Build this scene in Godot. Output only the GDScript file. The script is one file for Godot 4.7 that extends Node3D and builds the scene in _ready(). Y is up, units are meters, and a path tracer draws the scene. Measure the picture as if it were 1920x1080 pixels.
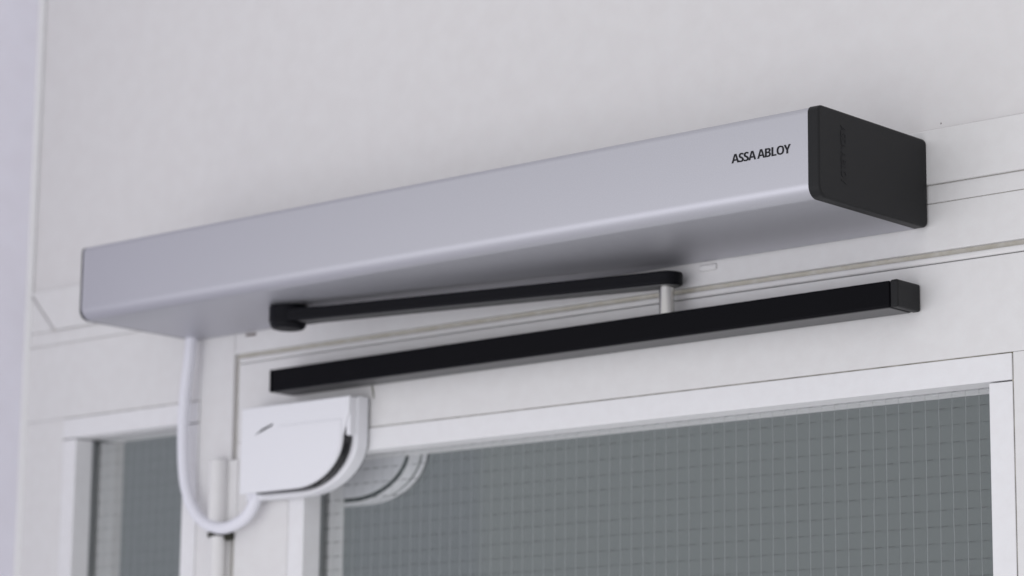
extends Node3D

var M := {}

# ---------------------------------------------------------------- mesh helpers
func tri(st: SurfaceTool, a: Vector3, b: Vector3, c: Vector3, na: Vector3, nb: Vector3, nc: Vector3) -> void:
	var g := (b - a).cross(c - a)
	if g.length_squared() < 1e-22:
		return
	if g.dot(na + nb + nc) > 0.0:          # Godot wants clockwise fronts
		var t := b; b = c; c = t
		t = nb; nb = nc; nc = t
	st.set_normal(na); st.add_vertex(a)
	st.set_normal(nb); st.add_vertex(b)
	st.set_normal(nc); st.add_vertex(c)

func begin() -> SurfaceTool:
	var st := SurfaceTool.new()
	st.begin(Mesh.PRIMITIVE_TRIANGLES)
	return st

# box from corner to corner with rounded edges
func add_box(st: SurfaceTool, lo: Vector3, hi: Vector3, r := 0.0004, n := 1) -> void:
	var c := (lo + hi) * 0.5
	var h := (hi - lo) * 0.5
	r = minf(r, minf(h.x, minf(h.y, h.z)) * 0.98)
	var inner := h - Vector3.ONE * r
	for ax in 3:
		var u := (ax + 1) % 3
		var v := (ax + 2) % 3
		var us: Array[float] = []
		var vs: Array[float] = []
		for k in n + 1:
			us.append(-h[u] + r * k / n); vs.append(-h[v] + r * k / n)
		for k in n + 1:
			us.append(h[u] - r * (n - k) / n); vs.append(h[v] - r * (n - k) / n)
		for s in [-1.0, 1.0]:
			for i in us.size() - 1:
				for j in vs.size() - 1:
					var P: Array[Vector3] = []
					var N: Array[Vector3] = []
					for q in [[0, 0], [1, 0], [1, 1], [0, 1]]:
						var p := Vector3.ZERO
						p[ax] = s * h[ax]; p[u] = us[i + q[0]]; p[v] = vs[j + q[1]]
						var core := p.clamp(-inner, inner)
						var nn := (p - core).normalized()
						P.append(c + core + nn * r); N.append(nn)
					tri(st, P[0], P[1], P[2], N[0], N[1], N[2])
					tri(st, P[0], P[2], P[3], N[0], N[2], N[3])

# polygon in x,y pushed along z from 0 to depth, its edges rounded, then placed by xf
func add_prism(st: SurfaceTool, poly: PackedVector2Array, depth: float, top_b: float, low_b: float, xf: Transform3D, steps := 3) -> void:
	if Geometry2D.is_polygon_clockwise(poly):
		poly.reverse()
	var n := poly.size()
	var en: Array[Vector2] = []
	for i in n:
		var d := poly[(i + 1) % n] - poly[i]
		en.append(Vector2(d.y, -d.x).normalized())
	var rings := []                          # [inset, z, slope]
	if low_b > 0.0:
		for k in steps + 1:
			var a := PI / 2 * k / steps
			rings.append([low_b * (1.0 - sin(a)), low_b * (1.0 - cos(a)), -cos(a)])
	else:
		rings.append([0.0, 0.0, 0.0])
	if top_b > 0.0:
		for k in steps + 1:
			var a := PI / 2 * k / steps
			rings.append([top_b * (1.0 - cos(a)), depth - top_b * (1.0 - sin(a)), sin(a)])
	else:
		rings.append([0.0, depth, 0.0])
	var at := func(i: int, r: Array) -> Vector3:
		var n1: Vector2 = en[(i + n - 1) % n]
		var n2: Vector2 = en[i]
		var q: Vector2 = poly[i] - (n1 + n2) / maxf(0.35, 1.0 + n1.dot(n2)) * r[0]
		return Vector3(q.x, q.y, r[1])
	for i in n:
		var j := (i + 1) % n
		var ni := en[i]
		var nj := en[i]
		if en[i].dot(en[(i + n - 1) % n]) > 0.75:
			ni = (en[i] + en[(i + n - 1) % n]).normalized()
		if en[i].dot(en[j]) > 0.75:
			nj = (en[i] + en[j]).normalized()
		for k in rings.size() - 1:
			var r0: Array = rings[k]
			var r1: Array = rings[k + 1]
			var P := [at.call(i, r0), at.call(j, r0), at.call(j, r1), at.call(i, r1)]
			var N := []
			for w in [[ni, r0], [nj, r0], [nj, r1], [ni, r1]]:
				var s: float = w[1][2]
				N.append((xf.basis * Vector3(w[0].x * sqrt(1.0 - s * s), w[0].y * sqrt(1.0 - s * s), s)).normalized())
			for k2 in 4:
				P[k2] = xf * P[k2]
			tri(st, P[0], P[1], P[2], N[0], N[1], N[2])
			tri(st, P[0], P[2], P[3], N[0], N[2], N[3])
	for e in [0, rings.size() - 1]:
		var flat := PackedVector2Array()
		for i in n:
			var p: Vector3 = at.call(i, rings[e])
			flat.append(Vector2(p.x, p.y))
		var nz := (xf.basis * Vector3(0, 0, -1.0 if e == 0 else 1.0)).normalized()
		var ids := Geometry2D.triangulate_polygon(flat)
		for k in range(0, ids.size(), 3):
			var q := []
			for o in 3:
				q.append(xf * Vector3(flat[ids[k + o]].x, flat[ids[k + o]].y, rings[e][1]))
			tri(st, q[0], q[1], q[2], nz, nz, nz)

func arc(c: Vector2, rx: float, ry: float, a0: float, a1: float, n: int) -> PackedVector2Array:
	var out := PackedVector2Array()
	for k in n + 1:
		var a := deg_to_rad(lerpf(a0, a1, float(k) / n))
		out.append(c + Vector2(cos(a) * rx, sin(a) * ry))
	return out

# rounded rectangle with its own radius at each corner: (hi,hi) (lo,hi) (lo,lo) (hi,lo)
func round_rect(x0: float, y0: float, x1: float, y1: float, r: Array, n := 6) -> PackedVector2Array:
	var p := PackedVector2Array()
	p.append_array(arc(Vector2(x1 - r[0], y1 - r[0]), r[0], r[0], 0, 90, n))
	p.append_array(arc(Vector2(x0 + r[1], y1 - r[1]), r[1], r[1], 90, 180, n))
	p.append_array(arc(Vector2(x0 + r[2], y0 + r[2]), r[2], r[2], 180, 270, n))
	p.append_array(arc(Vector2(x1 - r[3], y0 + r[3]), r[3], r[3], 270, 360, n))
	return p

func circle(r: float, n := 40) -> PackedVector2Array:
	var p := arc(Vector2.ZERO, r, r, 0, 360, n)
	p.remove_at(p.size() - 1)
	return p

# upright cylinder (axis y), bottom at y0, top at y1
func add_post(st: SurfaceTool, x: float, z: float, y0: float, y1: float, r: float, bev: float) -> void:
	var b := Basis(Vector3(1, 0, 0), Vector3(0, 0, -1), Vector3(0, 1, 0))
	add_prism(st, circle(r), y1 - y0, bev, bev, Transform3D(b, Vector3(x, y0, z)))

func add_tube(st: SurfaceTool, pts: PackedVector3Array, r: float, sides := 18) -> void:
	var rings := []
	var up := Vector3(0, 0, 1)
	for i in pts.size():
		var d := (pts[mini(i + 1, pts.size() - 1)] - pts[maxi(i - 1, 0)]).normalized()
		var s := d.cross(up).normalized()
		var u := s.cross(d).normalized()
		var ring := []
		for k in sides:
			var a := TAU * k / sides
			var nn := s * cos(a) + u * sin(a)
			ring.append([pts[i] + nn * r, nn])
		rings.append(ring)
	for i in pts.size() - 1:
		for k in sides:
			var a: Array = rings[i][k]
			var b: Array = rings[i][(k + 1) % sides]
			var c: Array = rings[i + 1][(k + 1) % sides]
			var d: Array = rings[i + 1][k]
			tri(st, a[0], b[0], c[0], a[1], b[1], c[1])
			tri(st, a[0], c[0], d[0], a[1], c[1], d[1])

func build(called: String, st: SurfaceTool, m: Material, parent: Node = self) -> MeshInstance3D:
	var o := MeshInstance3D.new()
	o.name = called
	o.mesh = st.commit()
	o.material_override = m
	parent.add_child(o, true)
	return o

func box(called: String, lo: Vector3, hi: Vector3, m: Material, parent: Node = self, r := 0.0004, n := 1) -> MeshInstance3D:
	var st := begin()
	add_box(st, lo, hi, r, n)
	return build(called, st, m, parent)

func thing(called: String, label: String, category: String, at := Vector3.ZERO, group := "") -> Node3D:
	var o := Node3D.new()
	o.name = called
	add_child(o, true)
	o.position = at
	o.set_meta("label", label)
	o.set_meta("category", category)
	o.set_meta("kind", "thing")
	if group:
		o.set_meta("group", group)
	return o

func lettering(parent: Node, centre: Vector3, basis: Basis, wide: float, high: float, thick: float, m: Material, weight: int, gap: int) -> void:
	var f := SystemFont.new()
	f.font_names = PackedStringArray(["Droid Sans"])
	f.font_weight = weight
	var v := FontVariation.new()
	v.base_font = f
	v.spacing_glyph = gap
	v.spacing_space = -4
	var t := TextMesh.new()
	t.text = "ASSA ABLOY"
	t.font = v
	t.font_size = 64
	t.pixel_size = 0.001
	t.depth = 0.01
	t.curve_step = 0.6
	var bb := t.get_aabb()
	var o := MeshInstance3D.new()
	o.name = "lettering"
	o.mesh = t
	o.material_override = m
	parent.add_child(o, true)
	var s := Vector3(wide / bb.size.x, high / bb.size.y, thick / bb.size.z)
	var b := Basis(basis.x * s.x, basis.y * s.y, basis.z * s.z)
	o.transform = Transform3D(b, centre - b * bb.get_center())

# ---------------------------------------------------------------- materials
func noise(seed: int, freq: float, octaves := 4, kind := FastNoiseLite.TYPE_SIMPLEX_SMOOTH) -> FastNoiseLite:
	var n := FastNoiseLite.new()
	n.seed = seed
	n.noise_type = kind
	n.frequency = freq
	n.fractal_octaves = octaves
	return n

func noise_tex(n: FastNoiseLite, lo: Color, hi: Color, side := 512, mid := 0.5) -> NoiseTexture2D:
	var t := NoiseTexture2D.new()
	t.width = side; t.height = side
	t.seamless = true
	t.noise = n
	var g := Gradient.new()
	g.offsets = PackedFloat32Array([0.0, mid, 1.0])
	g.colors = PackedColorArray([lo, lo.lerp(hi, 0.5), hi])
	t.color_ramp = g
	return t

func relief_tex(n: FastNoiseLite, side := 512) -> NoiseTexture2D:
	var t := NoiseTexture2D.new()
	t.width = side; t.height = side
	t.seamless = true
	t.noise = n
	return t

func lin(r: float, g: float, b: float) -> Color:
	return Color(r, g, b).linear_to_srgb()

func mat(called: String, c: Color, rough: float, metal := 0.0, spec := 0.5) -> StandardMaterial3D:
	var m := StandardMaterial3D.new()
	m.resource_name = called
	m.albedo_color = c
	m.roughness = rough
	m.metallic = metal
	m.metallic_specular = spec
	return m

func grained(m: StandardMaterial3D, tex: Texture2D, relief: Texture2D, per_metre: float, relief_cm: float) -> StandardMaterial3D:
	m.uv1_triplanar = true
	m.uv1_world_triplanar = true
	m.uv1_scale = Vector3.ONE * per_metre
	if tex:
		m.albedo_texture = tex
	if relief:
		m.heightmap_enabled = true
		m.heightmap_texture = relief
		m.heightmap_scale = relief_cm
	return m

func materials() -> void:
	var mottled := noise_tex(noise(3, 0.012, 5), Color(0.981, 0.977, 0.976), Color(1, 1, 1), 1024)
	var brushed := relief_tex(noise(5, 0.03, 4), 512)
	var fine := relief_tex(noise(8, 0.16, 3), 512)
	var roller := relief_tex(noise(12, 0.07, 3), 512)
	M.wall = grained(mat("wall paint", lin(0.70, 0.69, 0.69), 0.55, 0.0, 0.4), mottled, roller, 3.4, 0.006)
	M.wood = grained(mat("gloss frame paint", lin(0.72, 0.715, 0.715), 0.4), mottled, brushed, 5.0, 0.012)
	M.bead = grained(mat("newer bead paint", lin(0.77, 0.77, 0.785), 0.42), mottled, brushed, 6.0, 0.008)
	M.side = grained(mat("side wall paint", lin(0.81, 0.80, 0.885), 0.6), mottled, brushed, 2.0, 0.012)
	M.cream = grained(mat("old cream paint", lin(0.56, 0.54, 0.495), 0.6), noise_tex(noise(21, 0.02, 3), Color(0.93, 0.92, 0.89), Color(1, 1, 1), 256), null, 20.0, 0.0)
	M.joint = grained(mat("grimy joint", lin(0.60, 0.57, 0.50), 0.85), noise_tex(noise(22, 0.03, 4), Color(0.25, 0.23, 0.15), Color(1, 1, 1), 256, 0.45), null, 6.0, 0.0)
	M.alu = grained(mat("satin anodised aluminium", lin(0.562, 0.562, 0.605), 0.47, 0.96), noise_tex(noise(31, 0.09, 3), Color(0.93, 0.93, 0.93), Color(1, 1, 1), 512), fine, 24.0, 0.0012)
	M.steel = mat("turned steel", lin(0.56, 0.55, 0.53), 0.22, 1.0)
	M.cap = grained(mat("grained black plastic", lin(0.0085, 0.009, 0.0105), 0.5, 0.0, 0.38), noise_tex(noise(33, 0.1, 3), Color(0.7, 0.7, 0.7), Color(1, 1, 1), 512), fine, 30.0, 0.01)
	M.black = grained(mat("black satin coat", lin(0.002, 0.002, 0.0035), 0.34, 0.0, 0.2), null, fine, 30.0, 0.003)
	M.arm = mat("black painted steel", lin(0.004, 0.004, 0.006), 0.4, 0.0, 0.24)
	M.gloss = mat("black lettering", lin(0.0075, 0.0075, 0.009), 0.5, 0.0, 0.35)
	M.print = mat("dark grey print", lin(0.013, 0.013, 0.016), 0.55, 0.0, 0.3)
	M.plastic = grained(mat("white plastic", lin(0.765, 0.766, 0.80), 0.4), null, fine, 40.0, 0.002)
	M.hose = mat("white hose plastic", lin(0.74, 0.74, 0.80), 0.42)
	M.rubber = mat("dark rubber", lin(0.02, 0.024, 0.026), 0.6)
	M.lens = mat("black window", lin(0.004, 0.004, 0.005), 0.12)
	M.tape = mat("grey glazing tape", lin(0.19, 0.20, 0.205), 0.7)
	M.bed = mat("pale glazing bed", lin(0.5, 0.5, 0.52), 0.6)
	M.wire = mat("bright wire", lin(0.46, 0.47, 0.48), 0.28, 1.0)
	M.cross = mat("dull cross wire", lin(0.06, 0.065, 0.07), 0.5)
	M.under = mat("painted grey underside sheen", lin(0.085, 0.085, 0.088), 0.42, 0.2)  # grey that paints the grazing reflection on black undersides of rail and arm
	M.glass = mat("glass", Color(0.60, 0.68, 0.66, 0.05), 0.02, 0.0, 0.5)
	M.glass.transparency = BaseMaterial3D.TRANSPARENCY_ALPHA
	M.back = grained(mat("corridor paint", lin(0.094, 0.109, 0.115), 0.7), mottled, null, 1.5, 0.0)
	M.grime = grained(mat("dark grime", lin(0.030, 0.030, 0.016), 0.7), noise_tex(noise(41, 0.06, 4), Color(0.5, 0.5, 0.4), Color(1, 1, 1), 256), null, 30.0, 0.0)
	M.streak = grained(mat("brown grime", lin(0.20, 0.19, 0.13), 0.8), noise_tex(noise(43, 0.05, 4), Color(0.4, 0.4, 0.3), Color(1, 1, 1), 256), null, 40.0, 0.0)
	M.chip = mat("bare brown wood", lin(0.10, 0.07, 0.065), 0.8)

# ---------------------------------------------------------------- a glazed opening
# beads, tape, panes and wires of an opening (outer edges of the beads)
func glazing(o: Node3D, x0: float, x1: float, y1: float, y0: float, wire_r: float) -> void:
	var w := 0.0175
	var zf := 0.0006
	var zb := -0.0186
	box("glazing_bead", Vector3(x0, y1 - w, zb), Vector3(x1, y1, zf), M.bead, o, 0.0006)
	box("glazing_bead", Vector3(x0, y0, zb), Vector3(x0 + w, y1 - w - 0.0009, zf - 0.0003), M.bead, o, 0.0006)
	box("glazing_bead", Vector3(x1 - w, y0, zb), Vector3(x1, y1 - w - 0.0009, zf - 0.0003), M.bead, o, 0.0006)
	for e in [[x0 + 0.001, y1 - w + 0.0005, x1 - 0.001, y1 - 0.001], [x0 + 0.001, y0, x0 + w - 0.0008, y1 - w - 0.001], [x1 - w + 0.0008, y0, x1 - 0.001, y1 - w - 0.001]]:
		box("glazing_tape", Vector3(e[0], e[1], -0.0232), Vector3(e[2], e[3], zb - 0.0001), M.bed if e[3] > y1 - 0.005 else M.tape, o, 0.0003)
		box("rear_bead", Vector3(e[0], e[1], -0.046), Vector3(e[2], e[3], -0.0300), M.bead, o, 0.0006)
	# grimy paint joint around the beads
	var g := 0.0012
	box("joint", Vector3(x0 - g, y1 - 0.0012, -0.010), Vector3(x1 + g, y1 + g, -0.0009), M.joint, o, 0.0001)
	box("joint", Vector3(x1 - 0.0010, y0, -0.010), Vector3(x1 + g, y1 - 0.0013, -0.0010), M.joint, o, 0.0001)
	box("joint", Vector3(x0 - g, y0, -0.010), Vector3(x0 + 0.0010, y1 - 0.0013, -0.0010), M.joint, o, 0.0001)
	var pane := box("glass_pane", Vector3(x0 + 0.003, y0, -0.0298), Vector3(x1 - 0.003, y1 - 0.003, -0.0233), M.glass, o, 0.0002)
	var z := -0.0264
	var px := 0.01052
	var py := 0.01118
	var rng := RandomNumberGenerator.new()
	rng.seed = 77
	var x := x1 - 0.0102
	var vx: Array[float] = []
	while x > x0 + 0.004:
		vx.append(x)
		var st := begin()
		var pts := PackedVector3Array()
		var bend := rng.randf_range(-0.00025, 0.00025)
		for k in 41:
			var down := y1 - 0.005 - 0.35 * k / 40.0
			pts.append(Vector3(x + bend * sin(k * 0.21) + rng.randf_range(-0.00012, 0.00012), down, z + rng.randf_range(-0.00022, 0.00022)))
		add_tube(st, pts, wire_r, 6)
		build("wire", st, M.wire, pane)
		x -= px
	var y := y1 - 0.0164
	while y > y1 - 0.29:
		var st := begin()
		var pts := PackedVector3Array()
		var drop := rng.randf_range(-0.0003, 0.0003)
		for q in vx:
			# each cross wire dips over and under the uprights
			pts.append(Vector3(q, y + drop, z - 0.0005))
			pts.append(Vector3(q + px * 0.46, y + drop + rng.randf_range(0.0001, 0.0006), z - 0.0007))
			pts.append(Vector3(q + px * 0.54, y + drop + 0.0004, z + 0.0003))
			if rng.randf() < 0.08:
				continue
			# thicker twisted stretch beside each upright
			add_tube(st, PackedVector3Array([Vector3(q + px * rng.randf_range(0.40, 0.54), y + drop + 0.0003, z - 0.0007), Vector3(q + px * 0.26, y + drop + 0.0001, z - 0.0006), Vector3(q + px * 0.04, y + drop, z - 0.0005)]), rng.randf_range(1.6, 2.6) * wire_r, 6)
		pts.reverse()
		add_tube(st, pts, wire_r * 0.8, 6)
		build("wire", st, M.cross, pane)
		y -= py

# flat scanner box with a big rounded corner; f is the door face it sits on, s the way it faces
func sensor(label: String, f: float, s: float, more: float) -> void:
	var sn := thing("door_sensor", label, "sensor", Vector3.ZERO, "sensors on the two faces of the door")
	var lay := func(z: float) -> Transform3D:
		return Transform3D(Basis.from_scale(Vector3(1, 1, s)), Vector3(0, 0, f + s * z))
	var slab := func(st: SurfaceTool, x0: float, y0: float, x1: float, y1: float, z0: float, z1: float) -> void:
		add_box(st, Vector3(x0, y0, minf(f + s * z0, f + s * z1)), Vector3(x1, y1, maxf(f + s * z0, f + s * z1)), 0.0008, 2)
	var plate := PackedVector2Array([Vector2(0.0840, -0.0700), Vector2(0.0840, -0.1362)])
	plate.append_array(arc(Vector2(0.1420, -0.1000), 0.0588, 0.0362, 270, 360, 22))
	plate.append(Vector2(0.2008, -0.0700))
	var s0 := begin()
	add_prism(s0, plate, 0.0012, 0.0, 0.0003, lay.call(0.0))
	build("back_plate", s0, M.plastic, sn)
	var base := PackedVector2Array([Vector2(0.0800, -0.0664), Vector2(0.0800, -0.1400)])
	base.append_array(arc(Vector2(0.1420, -0.1000), 0.0625, 0.0400, 270, 360, 22))
	base.append(Vector2(0.2045, -0.0664))
	var seal := PackedVector2Array([Vector2(0.0804, -0.0668), Vector2(0.0804, -0.1396)])
	seal.append_array(arc(Vector2(0.1420, -0.1000), 0.0620, 0.0395, 270, 360, 22))
	seal.append(Vector2(0.2040, -0.0668))
	var sg := begin()
	add_prism(sg, seal, 0.0009, 0.0, 0.0, lay.call(0.0009))
	var s1 := begin()
	add_prism(s1, base, 0.0124, 0.0022 if more == 0.0 else 0.0006, 0.0006, lay.call(0.0017))
	if more > 0.0:
		add_prism(s1, base, more - 0.0020, 0.0022, 0.0006, lay.call(0.0161))
		add_prism(sg, seal, 0.0020, 0.0, 0.0, lay.call(0.0141))
	build("rubber_seal", sg, M.rubber, sn)
	build("base", s1, M.plastic, sn)
	var lens := PackedVector2Array([Vector2(0.100, -0.070), Vector2(0.100, -0.1369)])
	lens.append_array(arc(Vector2(0.1450, -0.0975), 0.0545, 0.0398, 270, 358, 22))
	lens.append(Vector2(0.1988, -0.070))
	var s2 := begin()
	add_prism(s2, lens, 0.0088, 0.0, 0.0, lay.call(0.0120 + more))
	build("window_slot", s2, M.lens, sn)
	var cov := PackedVector2Array([Vector2(0.0822, -0.0670), Vector2(0.0822, -0.1358)])
	cov.append_array(arc(Vector2(0.1450, -0.0975), 0.0520, 0.0380, 270, 360, 22))
	cov.append_array(PackedVector2Array([Vector2(0.2012, -0.0840), Vector2(0.2032, -0.0810), Vector2(0.2036, -0.0670)]))
	var s3 := begin()
	add_prism(s3, cov, 0.0022, 0.0010, 0.0002, lay.call(0.0205 + more))
	# upper block and left block of the cover, down to the base
	slab.call(s3, 0.0822, -0.0975, 0.2034, -0.0674, 0.0130 + more, 0.0206 + more)
	slab.call(s3, 0.0822, -0.1352, 0.1180, -0.0900, 0.0130 + more, 0.0206 + more)
	var cover := build("cover", s3, M.plastic, sn)
	var pan := PackedVector2Array([Vector2(0.1250, -0.0848), Vector2(0.1130, -0.1344)])
	pan.append_array(arc(Vector2(0.1450, -0.0975), 0.0510, 0.0370, 270, 360, 22))
	pan.append(Vector2(0.1958, -0.0848))
	var s4 := begin()
	add_prism(s4, pan, 0.0014, 0.0005, 0.0, lay.call(0.0222 + more))
	build("raised_panel", s4, M.plastic, cover)
	var s5 := begin()
	add_prism(s5, PackedVector2Array([Vector2(0.0990, -0.0896), Vector2(0.1070, -0.0852), Vector2(0.1190, -0.0818), Vector2(0.1186, -0.0834), Vector2(0.1110, -0.0858)]), 0.0006, 0.0, 0.0, lay.call(0.0224 + more))
	build("emblem", s5, M.print, cover)

func _ready() -> void:
	# ------------------------------------------------ camera, light, exposure
	var cam := Camera3D.new()
	cam.name = "camera"
	add_child(cam)
	cam.position = Vector3(1.7195, -0.3922, 1.5420)
	cam.basis = Basis.from_euler(Vector3(0.1897, 0.7260, 0.0114))
	cam.fov = 11.772
	cam.near = 0.05
	cam.far = 60.0
	var at := CameraAttributesPhysical.new()
	at.frustum_focal_length = 116.4
	at.frustum_focus_distance = 1.80
	at.exposure_aperture = 8.0
	cam.attributes = at
	cam.current = true

	var we := WorldEnvironment.new()
	we.name = "surroundings"
	var e := Environment.new()
	e.background_mode = Environment.BG_COLOR
	e.background_color = lin(0.68, 0.678, 0.70)
	e.tonemap_mode = Environment.TONE_MAPPER_LINEAR
	e.tonemap_exposure = 1.15
	e.sdfgi_enabled = true
	e.ssao_enabled = true
	e.ssil_enabled = true
	we.environment = e
	add_child(we)

	# broad window light from the room side
	var win := AreaLight3D.new()
	win.name = "window_light"
	win.area_size = Vector2(3.4, 1.4)
	win.light_energy = 1.75
	win.light_color = Color(0.97, 0.97, 1.0)
	win.shadow_enabled = true
	win.area_range = 12.0
	add_child(win)
	win.look_at_from_position(Vector3(0.15, -0.72, 2.5), Vector3(0.3, 0.0, 0.0))

	materials()

	# ------------------------------------------------ setting
	var wall := box("wall", Vector3(-0.222, 0.0670, -0.10), Vector3(1.9, 1.2, -0.0012), M.wall, self, 0.0008)
	wall.set_meta("kind", "structure")
	wall.set_meta("label", "white painted wall above the door and its metal operator")
	box("speck", Vector3(0.7305, 0.0700, -0.0016), Vector3(0.7313, 0.0712, -0.0009), M.chip, wall, 0.0003)
	var side := box("side_wall", Vector3(-0.34, -0.9, -0.10), Vector3(-0.2225, 1.2, 0.55), M.side, self, 0.003)
	side.set_meta("kind", "structure")
	side.set_meta("label", "pale lavender side wall at the left edge, square to the door")
	var seam := begin()
	add_prism(seam, PackedVector2Array([Vector2(-0.2226, -0.0002), Vector2(-0.2190, -0.0002), Vector2(-0.2200, 0.0018), Vector2(-0.2226, 0.0046)]), 2.05, 0.0, 0.0, Transform3D(Basis(Vector3(1, 0, 0), Vector3(0, 0, 1), Vector3(0, 1, 0)), Vector3(0, -0.88, 0)))
	build("corner_caulk", seam, M.bead, side)
	var far_wall := box("corridor_wall", Vector3(-3.2, -1.2, -1.5), Vector3(2.6, 1.6, -1.4), M.back)
	far_wall.set_meta("kind", "structure")
	far_wall.set_meta("label", "grey corridor wall seen through the wired glass")

	# ------------------------------------------------ door frame
	var fr := thing("doorway", "white painted door frame with header boards behind the metal operator", "door frame")
	box("header", Vector3(0.0472, -0.0160, -0.09), Vector3(1.9, 0.0164, 0.0), M.wood, fr, 0.0009, 2)
	box("hinge_post", Vector3(0.0067, -0.9, -0.09), Vector3(0.0468, 0.0164, 0.0002), M.wood, fr, 0.0009, 2)
	box("door_stop", Vector3(0.03, -0.9, -0.08), Vector3(0.0520, 0.0, -0.0050), M.cream, fr, 0.0005)
	box("door_stop", Vector3(0.0521, -0.0192, -0.08), Vector3(1.2, 0.0, -0.0042), M.cream, fr, 0.0005)
	box("groove_backing", Vector3(-0.221, 0.0140, -0.08), Vector3(1.88, 0.0320, -0.0016), M.cream, fr)
	box("narrow_trim", Vector3(-0.222, 0.01685, -0.09), Vector3(1.9, 0.02915, -0.0004), M.wood, fr, 0.0007)
	box("lock_post", Vector3(0.9335, -0.9, -0.09), Vector3(1.9, -0.0165, 0.0), M.wood, fr, 0.0009)
	var board := begin()
	var outline := PackedVector2Array([Vector2(1.9, 0.0296), Vector2(1.9, 0.0668), Vector2(-0.2203, 0.0668), Vector2(-0.1845, 0.0296)])
	add_prism(board, outline, 0.09, 0.0012, 0.0, Transform3D(Basis(), Vector3(0, 0, -0.0882)))
	build("trim_board", board, M.wood, fr)
	box("board_backing", Vector3(-0.222, 0.0294, -0.09), Vector3(-0.17, 0.0664, -0.0042), M.cream, fr)
	var be := begin()
	add_prism(be, PackedVector2Array([Vector2(-0.2220, 0.0296), Vector2(-0.1882, 0.0296), Vector2(-0.2220, 0.0647)]), 0.0038, 0.0008, 0.0, Transform3D(Basis(), Vector3(0, 0, -0.0041)))
	build("board_end", be, M.wood, fr)
	box("paint_lump", Vector3(0.5290, -0.0062, -0.001), Vector3(0.5440, -0.0015, 0.0018), M.wood, fr, 0.0014, 3)
	box("wood_chip", Vector3(0.0600, -0.0024, -0.004), Vector3(0.0720, -0.0004, 0.0006), M.chip, fr, 0.0005)

	# ------------------------------------------------ side window left of the post
	var sw := thing("side_window", "narrow wired glass side window left of the white hose", "window", Vector3.ZERO)
	box("top_rail", Vector3(-0.222, -0.0501, -0.07), Vector3(0.0060, 0.0164, -0.0002), M.wood, sw, 0.0006)
	box("stile", Vector3(-0.222, -0.9, -0.07), Vector3(-0.1686, -0.0502, -0.0002), M.wood, sw, 0.0006)
	glazing(sw, -0.1680, 0.0060, -0.0508, -0.9, 0.00007)

	# ------------------------------------------------ door leaf
	var dr := thing("door", "white door with a large wired glass pane under the black rail", "door")
	box("top_edge", Vector3(0.0524, -0.0241, -0.044), Vector3(0.9305, -0.0197, 0.0005), M.wood, dr, 0.0016, 3)
	box("top_rail", Vector3(0.0526, -0.0893, -0.044), Vector3(0.9303, -0.0246, 0.0), M.wood, dr, 0.0009, 2)
	box("hinge_stile", Vector3(0.0526, -0.9, -0.044), Vector3(0.1147, -0.0894, 0.0), M.wood, dr, 0.0006)
	box("lock_stile", Vector3(0.7827, -0.9, -0.044), Vector3(0.9303, -0.0894, 0.0), M.wood, dr, 0.0006)
	glazing(dr, 0.1154, 0.7820, -0.0900, -0.9, 0.00012)
	var gs := begin()
	add_prism(gs, PackedVector2Array([Vector2(0.2052, -0.0500), Vector2(0.2062, -0.0512), Vector2(0.2064, -0.0570), Vector2(0.2079, -0.0622), Vector2(0.2083, -0.0668), Vector2(0.2074, -0.0672), Vector2(0.2066, -0.0630), Vector2(0.2054, -0.0590)]), 0.0006, 0.0002, 0.0, Transform3D(Basis(), Vector3(0, 0, -0.0002)))
	build("grime_streak", gs, M.streak, dr)
	# hinge: a knuckle fixed to the door above, one fixed to the frame below
	var up := begin()
	add_post(up, 0.0376, 0.0050, -0.1626, -0.1030, 0.0080, 0.0009)
	add_box(up, Vector3(0.0400, -0.1626, -0.0020), Vector3(0.0560, -0.1030, 0.0016), 0.0012, 2)
	build("hinge_knuckle", up, M.wood, dr)
	var low := begin()
	add_post(low, 0.0400, 0.0055, -0.2300, -0.1652, 0.0066, 0.0009)
	add_box(low, Vector3(0.0220, -0.2300, -0.0020), Vector3(0.0400, -0.1652, 0.0030), 0.0012, 2)
	build("hinge_knuckle", low, M.wood, fr)
	var pin := begin()
	add_post(pin, 0.0378, 0.0055, -0.1660, -0.1620, 0.0074, 0.0004)
	add_box(pin, Vector3(0.0450, -0.1690, -0.001), Vector3(0.0535, -0.1615, 0.0058), 0.0026, 3)
	build("grimy_washer", pin, M.grime, dr)

	# ------------------------------------------------ door operator
	var op := thing("door_operator", "long silver aluminium door operator box with black end caps above the door", "door operator", Vector3(0, 0, 0))
	var H := 0.0603
	var D := 0.1257
	# profile drawn as (z, y): local x -> world z, local y -> world y, pushed along world x
	var along := Basis(Vector3(0, 0, 1), Vector3(0, 1, 0), Vector3(1, 0, 0))
	var cv := begin()
	add_prism(cv, round_rect(0.0012, 0.0004, D - 0.0004, H - 0.0004, [0.0045, 0.002, 0.002, 0.0098], 12), 0.7113, 0.0, 0.0, Transform3D(along, Vector3(0.0010, 0, 0)))
	var cover := build("cover", cv, M.alu, op)
	lettering(cover, Vector3(0.6752, 0.0343, D - 0.0003), Basis(), 0.0472, 0.0061, 0.0002, M.print, 700, -5)
	var c1 := begin()
	add_prism(c1, round_rect(0.0010, 0.0, D, H, [0.0048, 0.0042, 0.0046, 0.0082], 8), 0.0085, 0.0016, 0.0002, Transform3D(along, Vector3(0.7124, 0, 0)))
	var cap := build("end_cap", c1, M.cap, op)
	lettering(cap, Vector3(0.7209, 0.0318, 0.0985), Basis(Vector3(0, -1, 0), Vector3(0, 0, -1), Vector3(1, 0, 0)), 0.0385, 0.0058, 0.0004, M.gloss, 700, -4)
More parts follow.
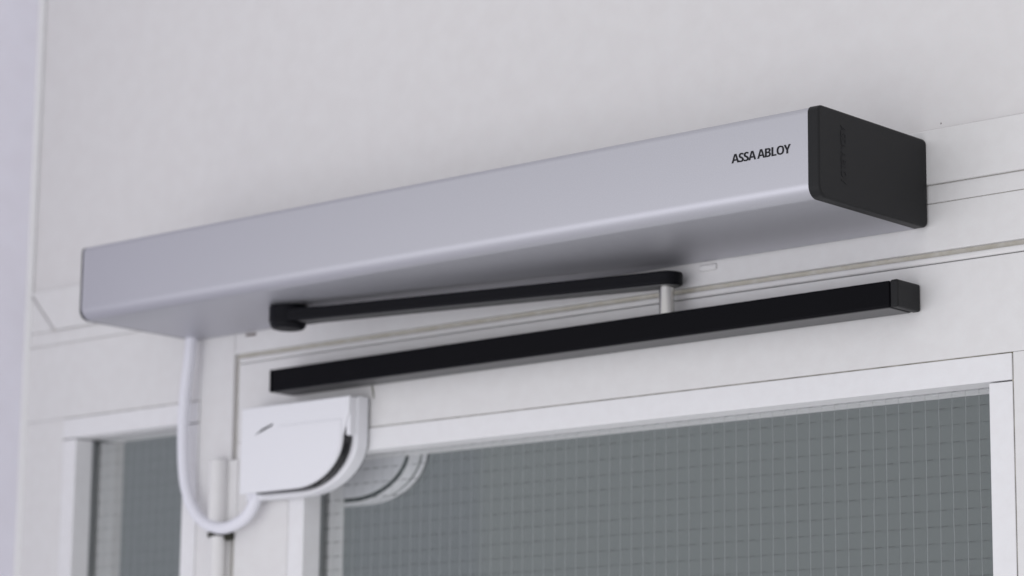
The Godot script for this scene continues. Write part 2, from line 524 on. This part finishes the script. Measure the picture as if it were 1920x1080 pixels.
	var c2 := begin()
	add_prism(c2, round_rect(0.0012, 0.0003, D - 0.0003, H - 0.0003, [0.0045, 0.002, 0.002, 0.0085], 8), 0.0024, 0.0002, 0.0010, Transform3D(along, Vector3(-0.0015, 0, 0)))
	build("end_cap", c2, M.cap, op)
	# swinging arm under the box
	var A := Vector3(0.1750, -0.0082, 0.0630)
	var B := Vector3(0.5098, -0.0112, 0.0140)
	var dir := (B - A).normalized()
	var bs := begin()
	add_post(bs, A.x, A.z, -0.0178, -0.0010, 0.0142, 0.0042)
	add_post(bs, A.x, A.z, -0.0125, 0.0003, 0.0150, 0.0010)
	build("spindle_hub", bs, M.arm, op)
	var ab := begin()
	var length := (B - A).length()
	var bar := PackedVector2Array()
	bar.append_array(arc(Vector2(length, 0), 0.0118, 0.0100, -90, 90, 14))
	bar.append_array(PackedVector2Array([Vector2(length * 0.9, 0.0085), Vector2(0.04, 0.0085), Vector2(0.016, 0.0125), Vector2(0.0, 0.0125), Vector2(0.0, -0.0125), Vector2(0.016, -0.0125), Vector2(0.04, -0.0085), Vector2(length * 0.9, -0.0085)]))
	var sx := dir
	var sz := sx.cross(Vector3(0, 1, 0)).normalized()
	add_prism(ab, bar, 0.0096, 0.0016, 0.0016, Transform3D(Basis(sx, -sz, sz.cross(sx)), A - Vector3(0, 0.0048, 0)))
	build("arm", ab, M.arm, op)
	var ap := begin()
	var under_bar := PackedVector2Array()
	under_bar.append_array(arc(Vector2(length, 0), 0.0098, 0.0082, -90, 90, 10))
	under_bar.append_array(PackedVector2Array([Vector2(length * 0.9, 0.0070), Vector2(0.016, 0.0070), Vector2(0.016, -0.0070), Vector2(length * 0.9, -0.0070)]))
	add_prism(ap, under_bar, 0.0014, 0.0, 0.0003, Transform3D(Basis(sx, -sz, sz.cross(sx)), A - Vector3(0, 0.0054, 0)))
	build("sheen_plate", ap, M.under, op)  # added plate, its grey stands in for the reflection under the black arm
	var pn := begin()
	add_post(pn, B.x, B.z, -0.0385, -0.0150, 0.0055, 0.0004)
	build("arm_pin", pn, M.steel, op)

	# ------------------------------------------------ guide rail on the door
	var rail := thing("guide_rail", "long slim black guide rail screwed to the door below the operator", "guide rail", Vector3(0.4172, -0.0473, 0))
	rail.rotation.z = 0.0026
	box("rail_body", Vector3(-0.2962, -0.0090, 0.0006), Vector3(0.2900, 0.0090, 0.0278), M.black, rail, 0.0016, 3)
	box("sheen_strip", Vector3(-0.2950, -0.00945, 0.0030), Vector3(0.2890, -0.0086, 0.0258), M.under, rail, 0.0003)  # added strip, glossy reflection of the rail underside painted as grey
	box("end_cap", Vector3(0.2904, -0.0093, 0.0006), Vector3(0.2966, 0.0093, 0.0281), M.cap, rail, 0.0016, 3)
	box("end_cap", Vector3(-0.2990, -0.0092, 0.0006), Vector3(-0.2965, 0.0092, 0.0280), M.black, rail, 0.0012, 2)

	# ------------------------------------------------ sensor boxes on both faces of the door
	sensor("white plastic door sensor box with a curved black slot, left under the rail", 0.0004, 1.0, 0.0)
	sensor("pale twin sensor on the far face of the door, seen through the glass", -0.0446, -1.0, 0.0085)

	# ------------------------------------------------ white hose
	var hz := 0.0120
	var cu := Curve3D.new()
	var way := [Vector3(0.0068, 0.0150, hz), Vector3(0.0058, -0.0120, hz), Vector3(0.0015, -0.0463, hz), Vector3(0.0005, -0.0820, hz), Vector3(0.0045, -0.1174, hz), Vector3(0.0150, -0.1405, hz), Vector3(0.0311, -0.1545, hz), Vector3(0.0540, -0.1600, hz), Vector3(0.0780, -0.1532, hz), Vector3(0.0895, -0.1400, hz), Vector3(0.0930, -0.1300, hz)]
	for i in way.size():
		var t: Vector3 = (way[mini(i + 1, way.size() - 1)] - way[maxi(i - 1, 0)]) / 6.0
		cu.add_point(way[i], -t, t)
	cu.bake_interval = 0.003
	var ho := begin()
	add_tube(ho, cu.get_baked_points(), 0.0047, 22)
	var hose := build("cable_hose", ho, M.hose)
	hose.set_meta("label", "white flexible cable hose looping from the operator down to the sensor")
	hose.set_meta("category", "hose")
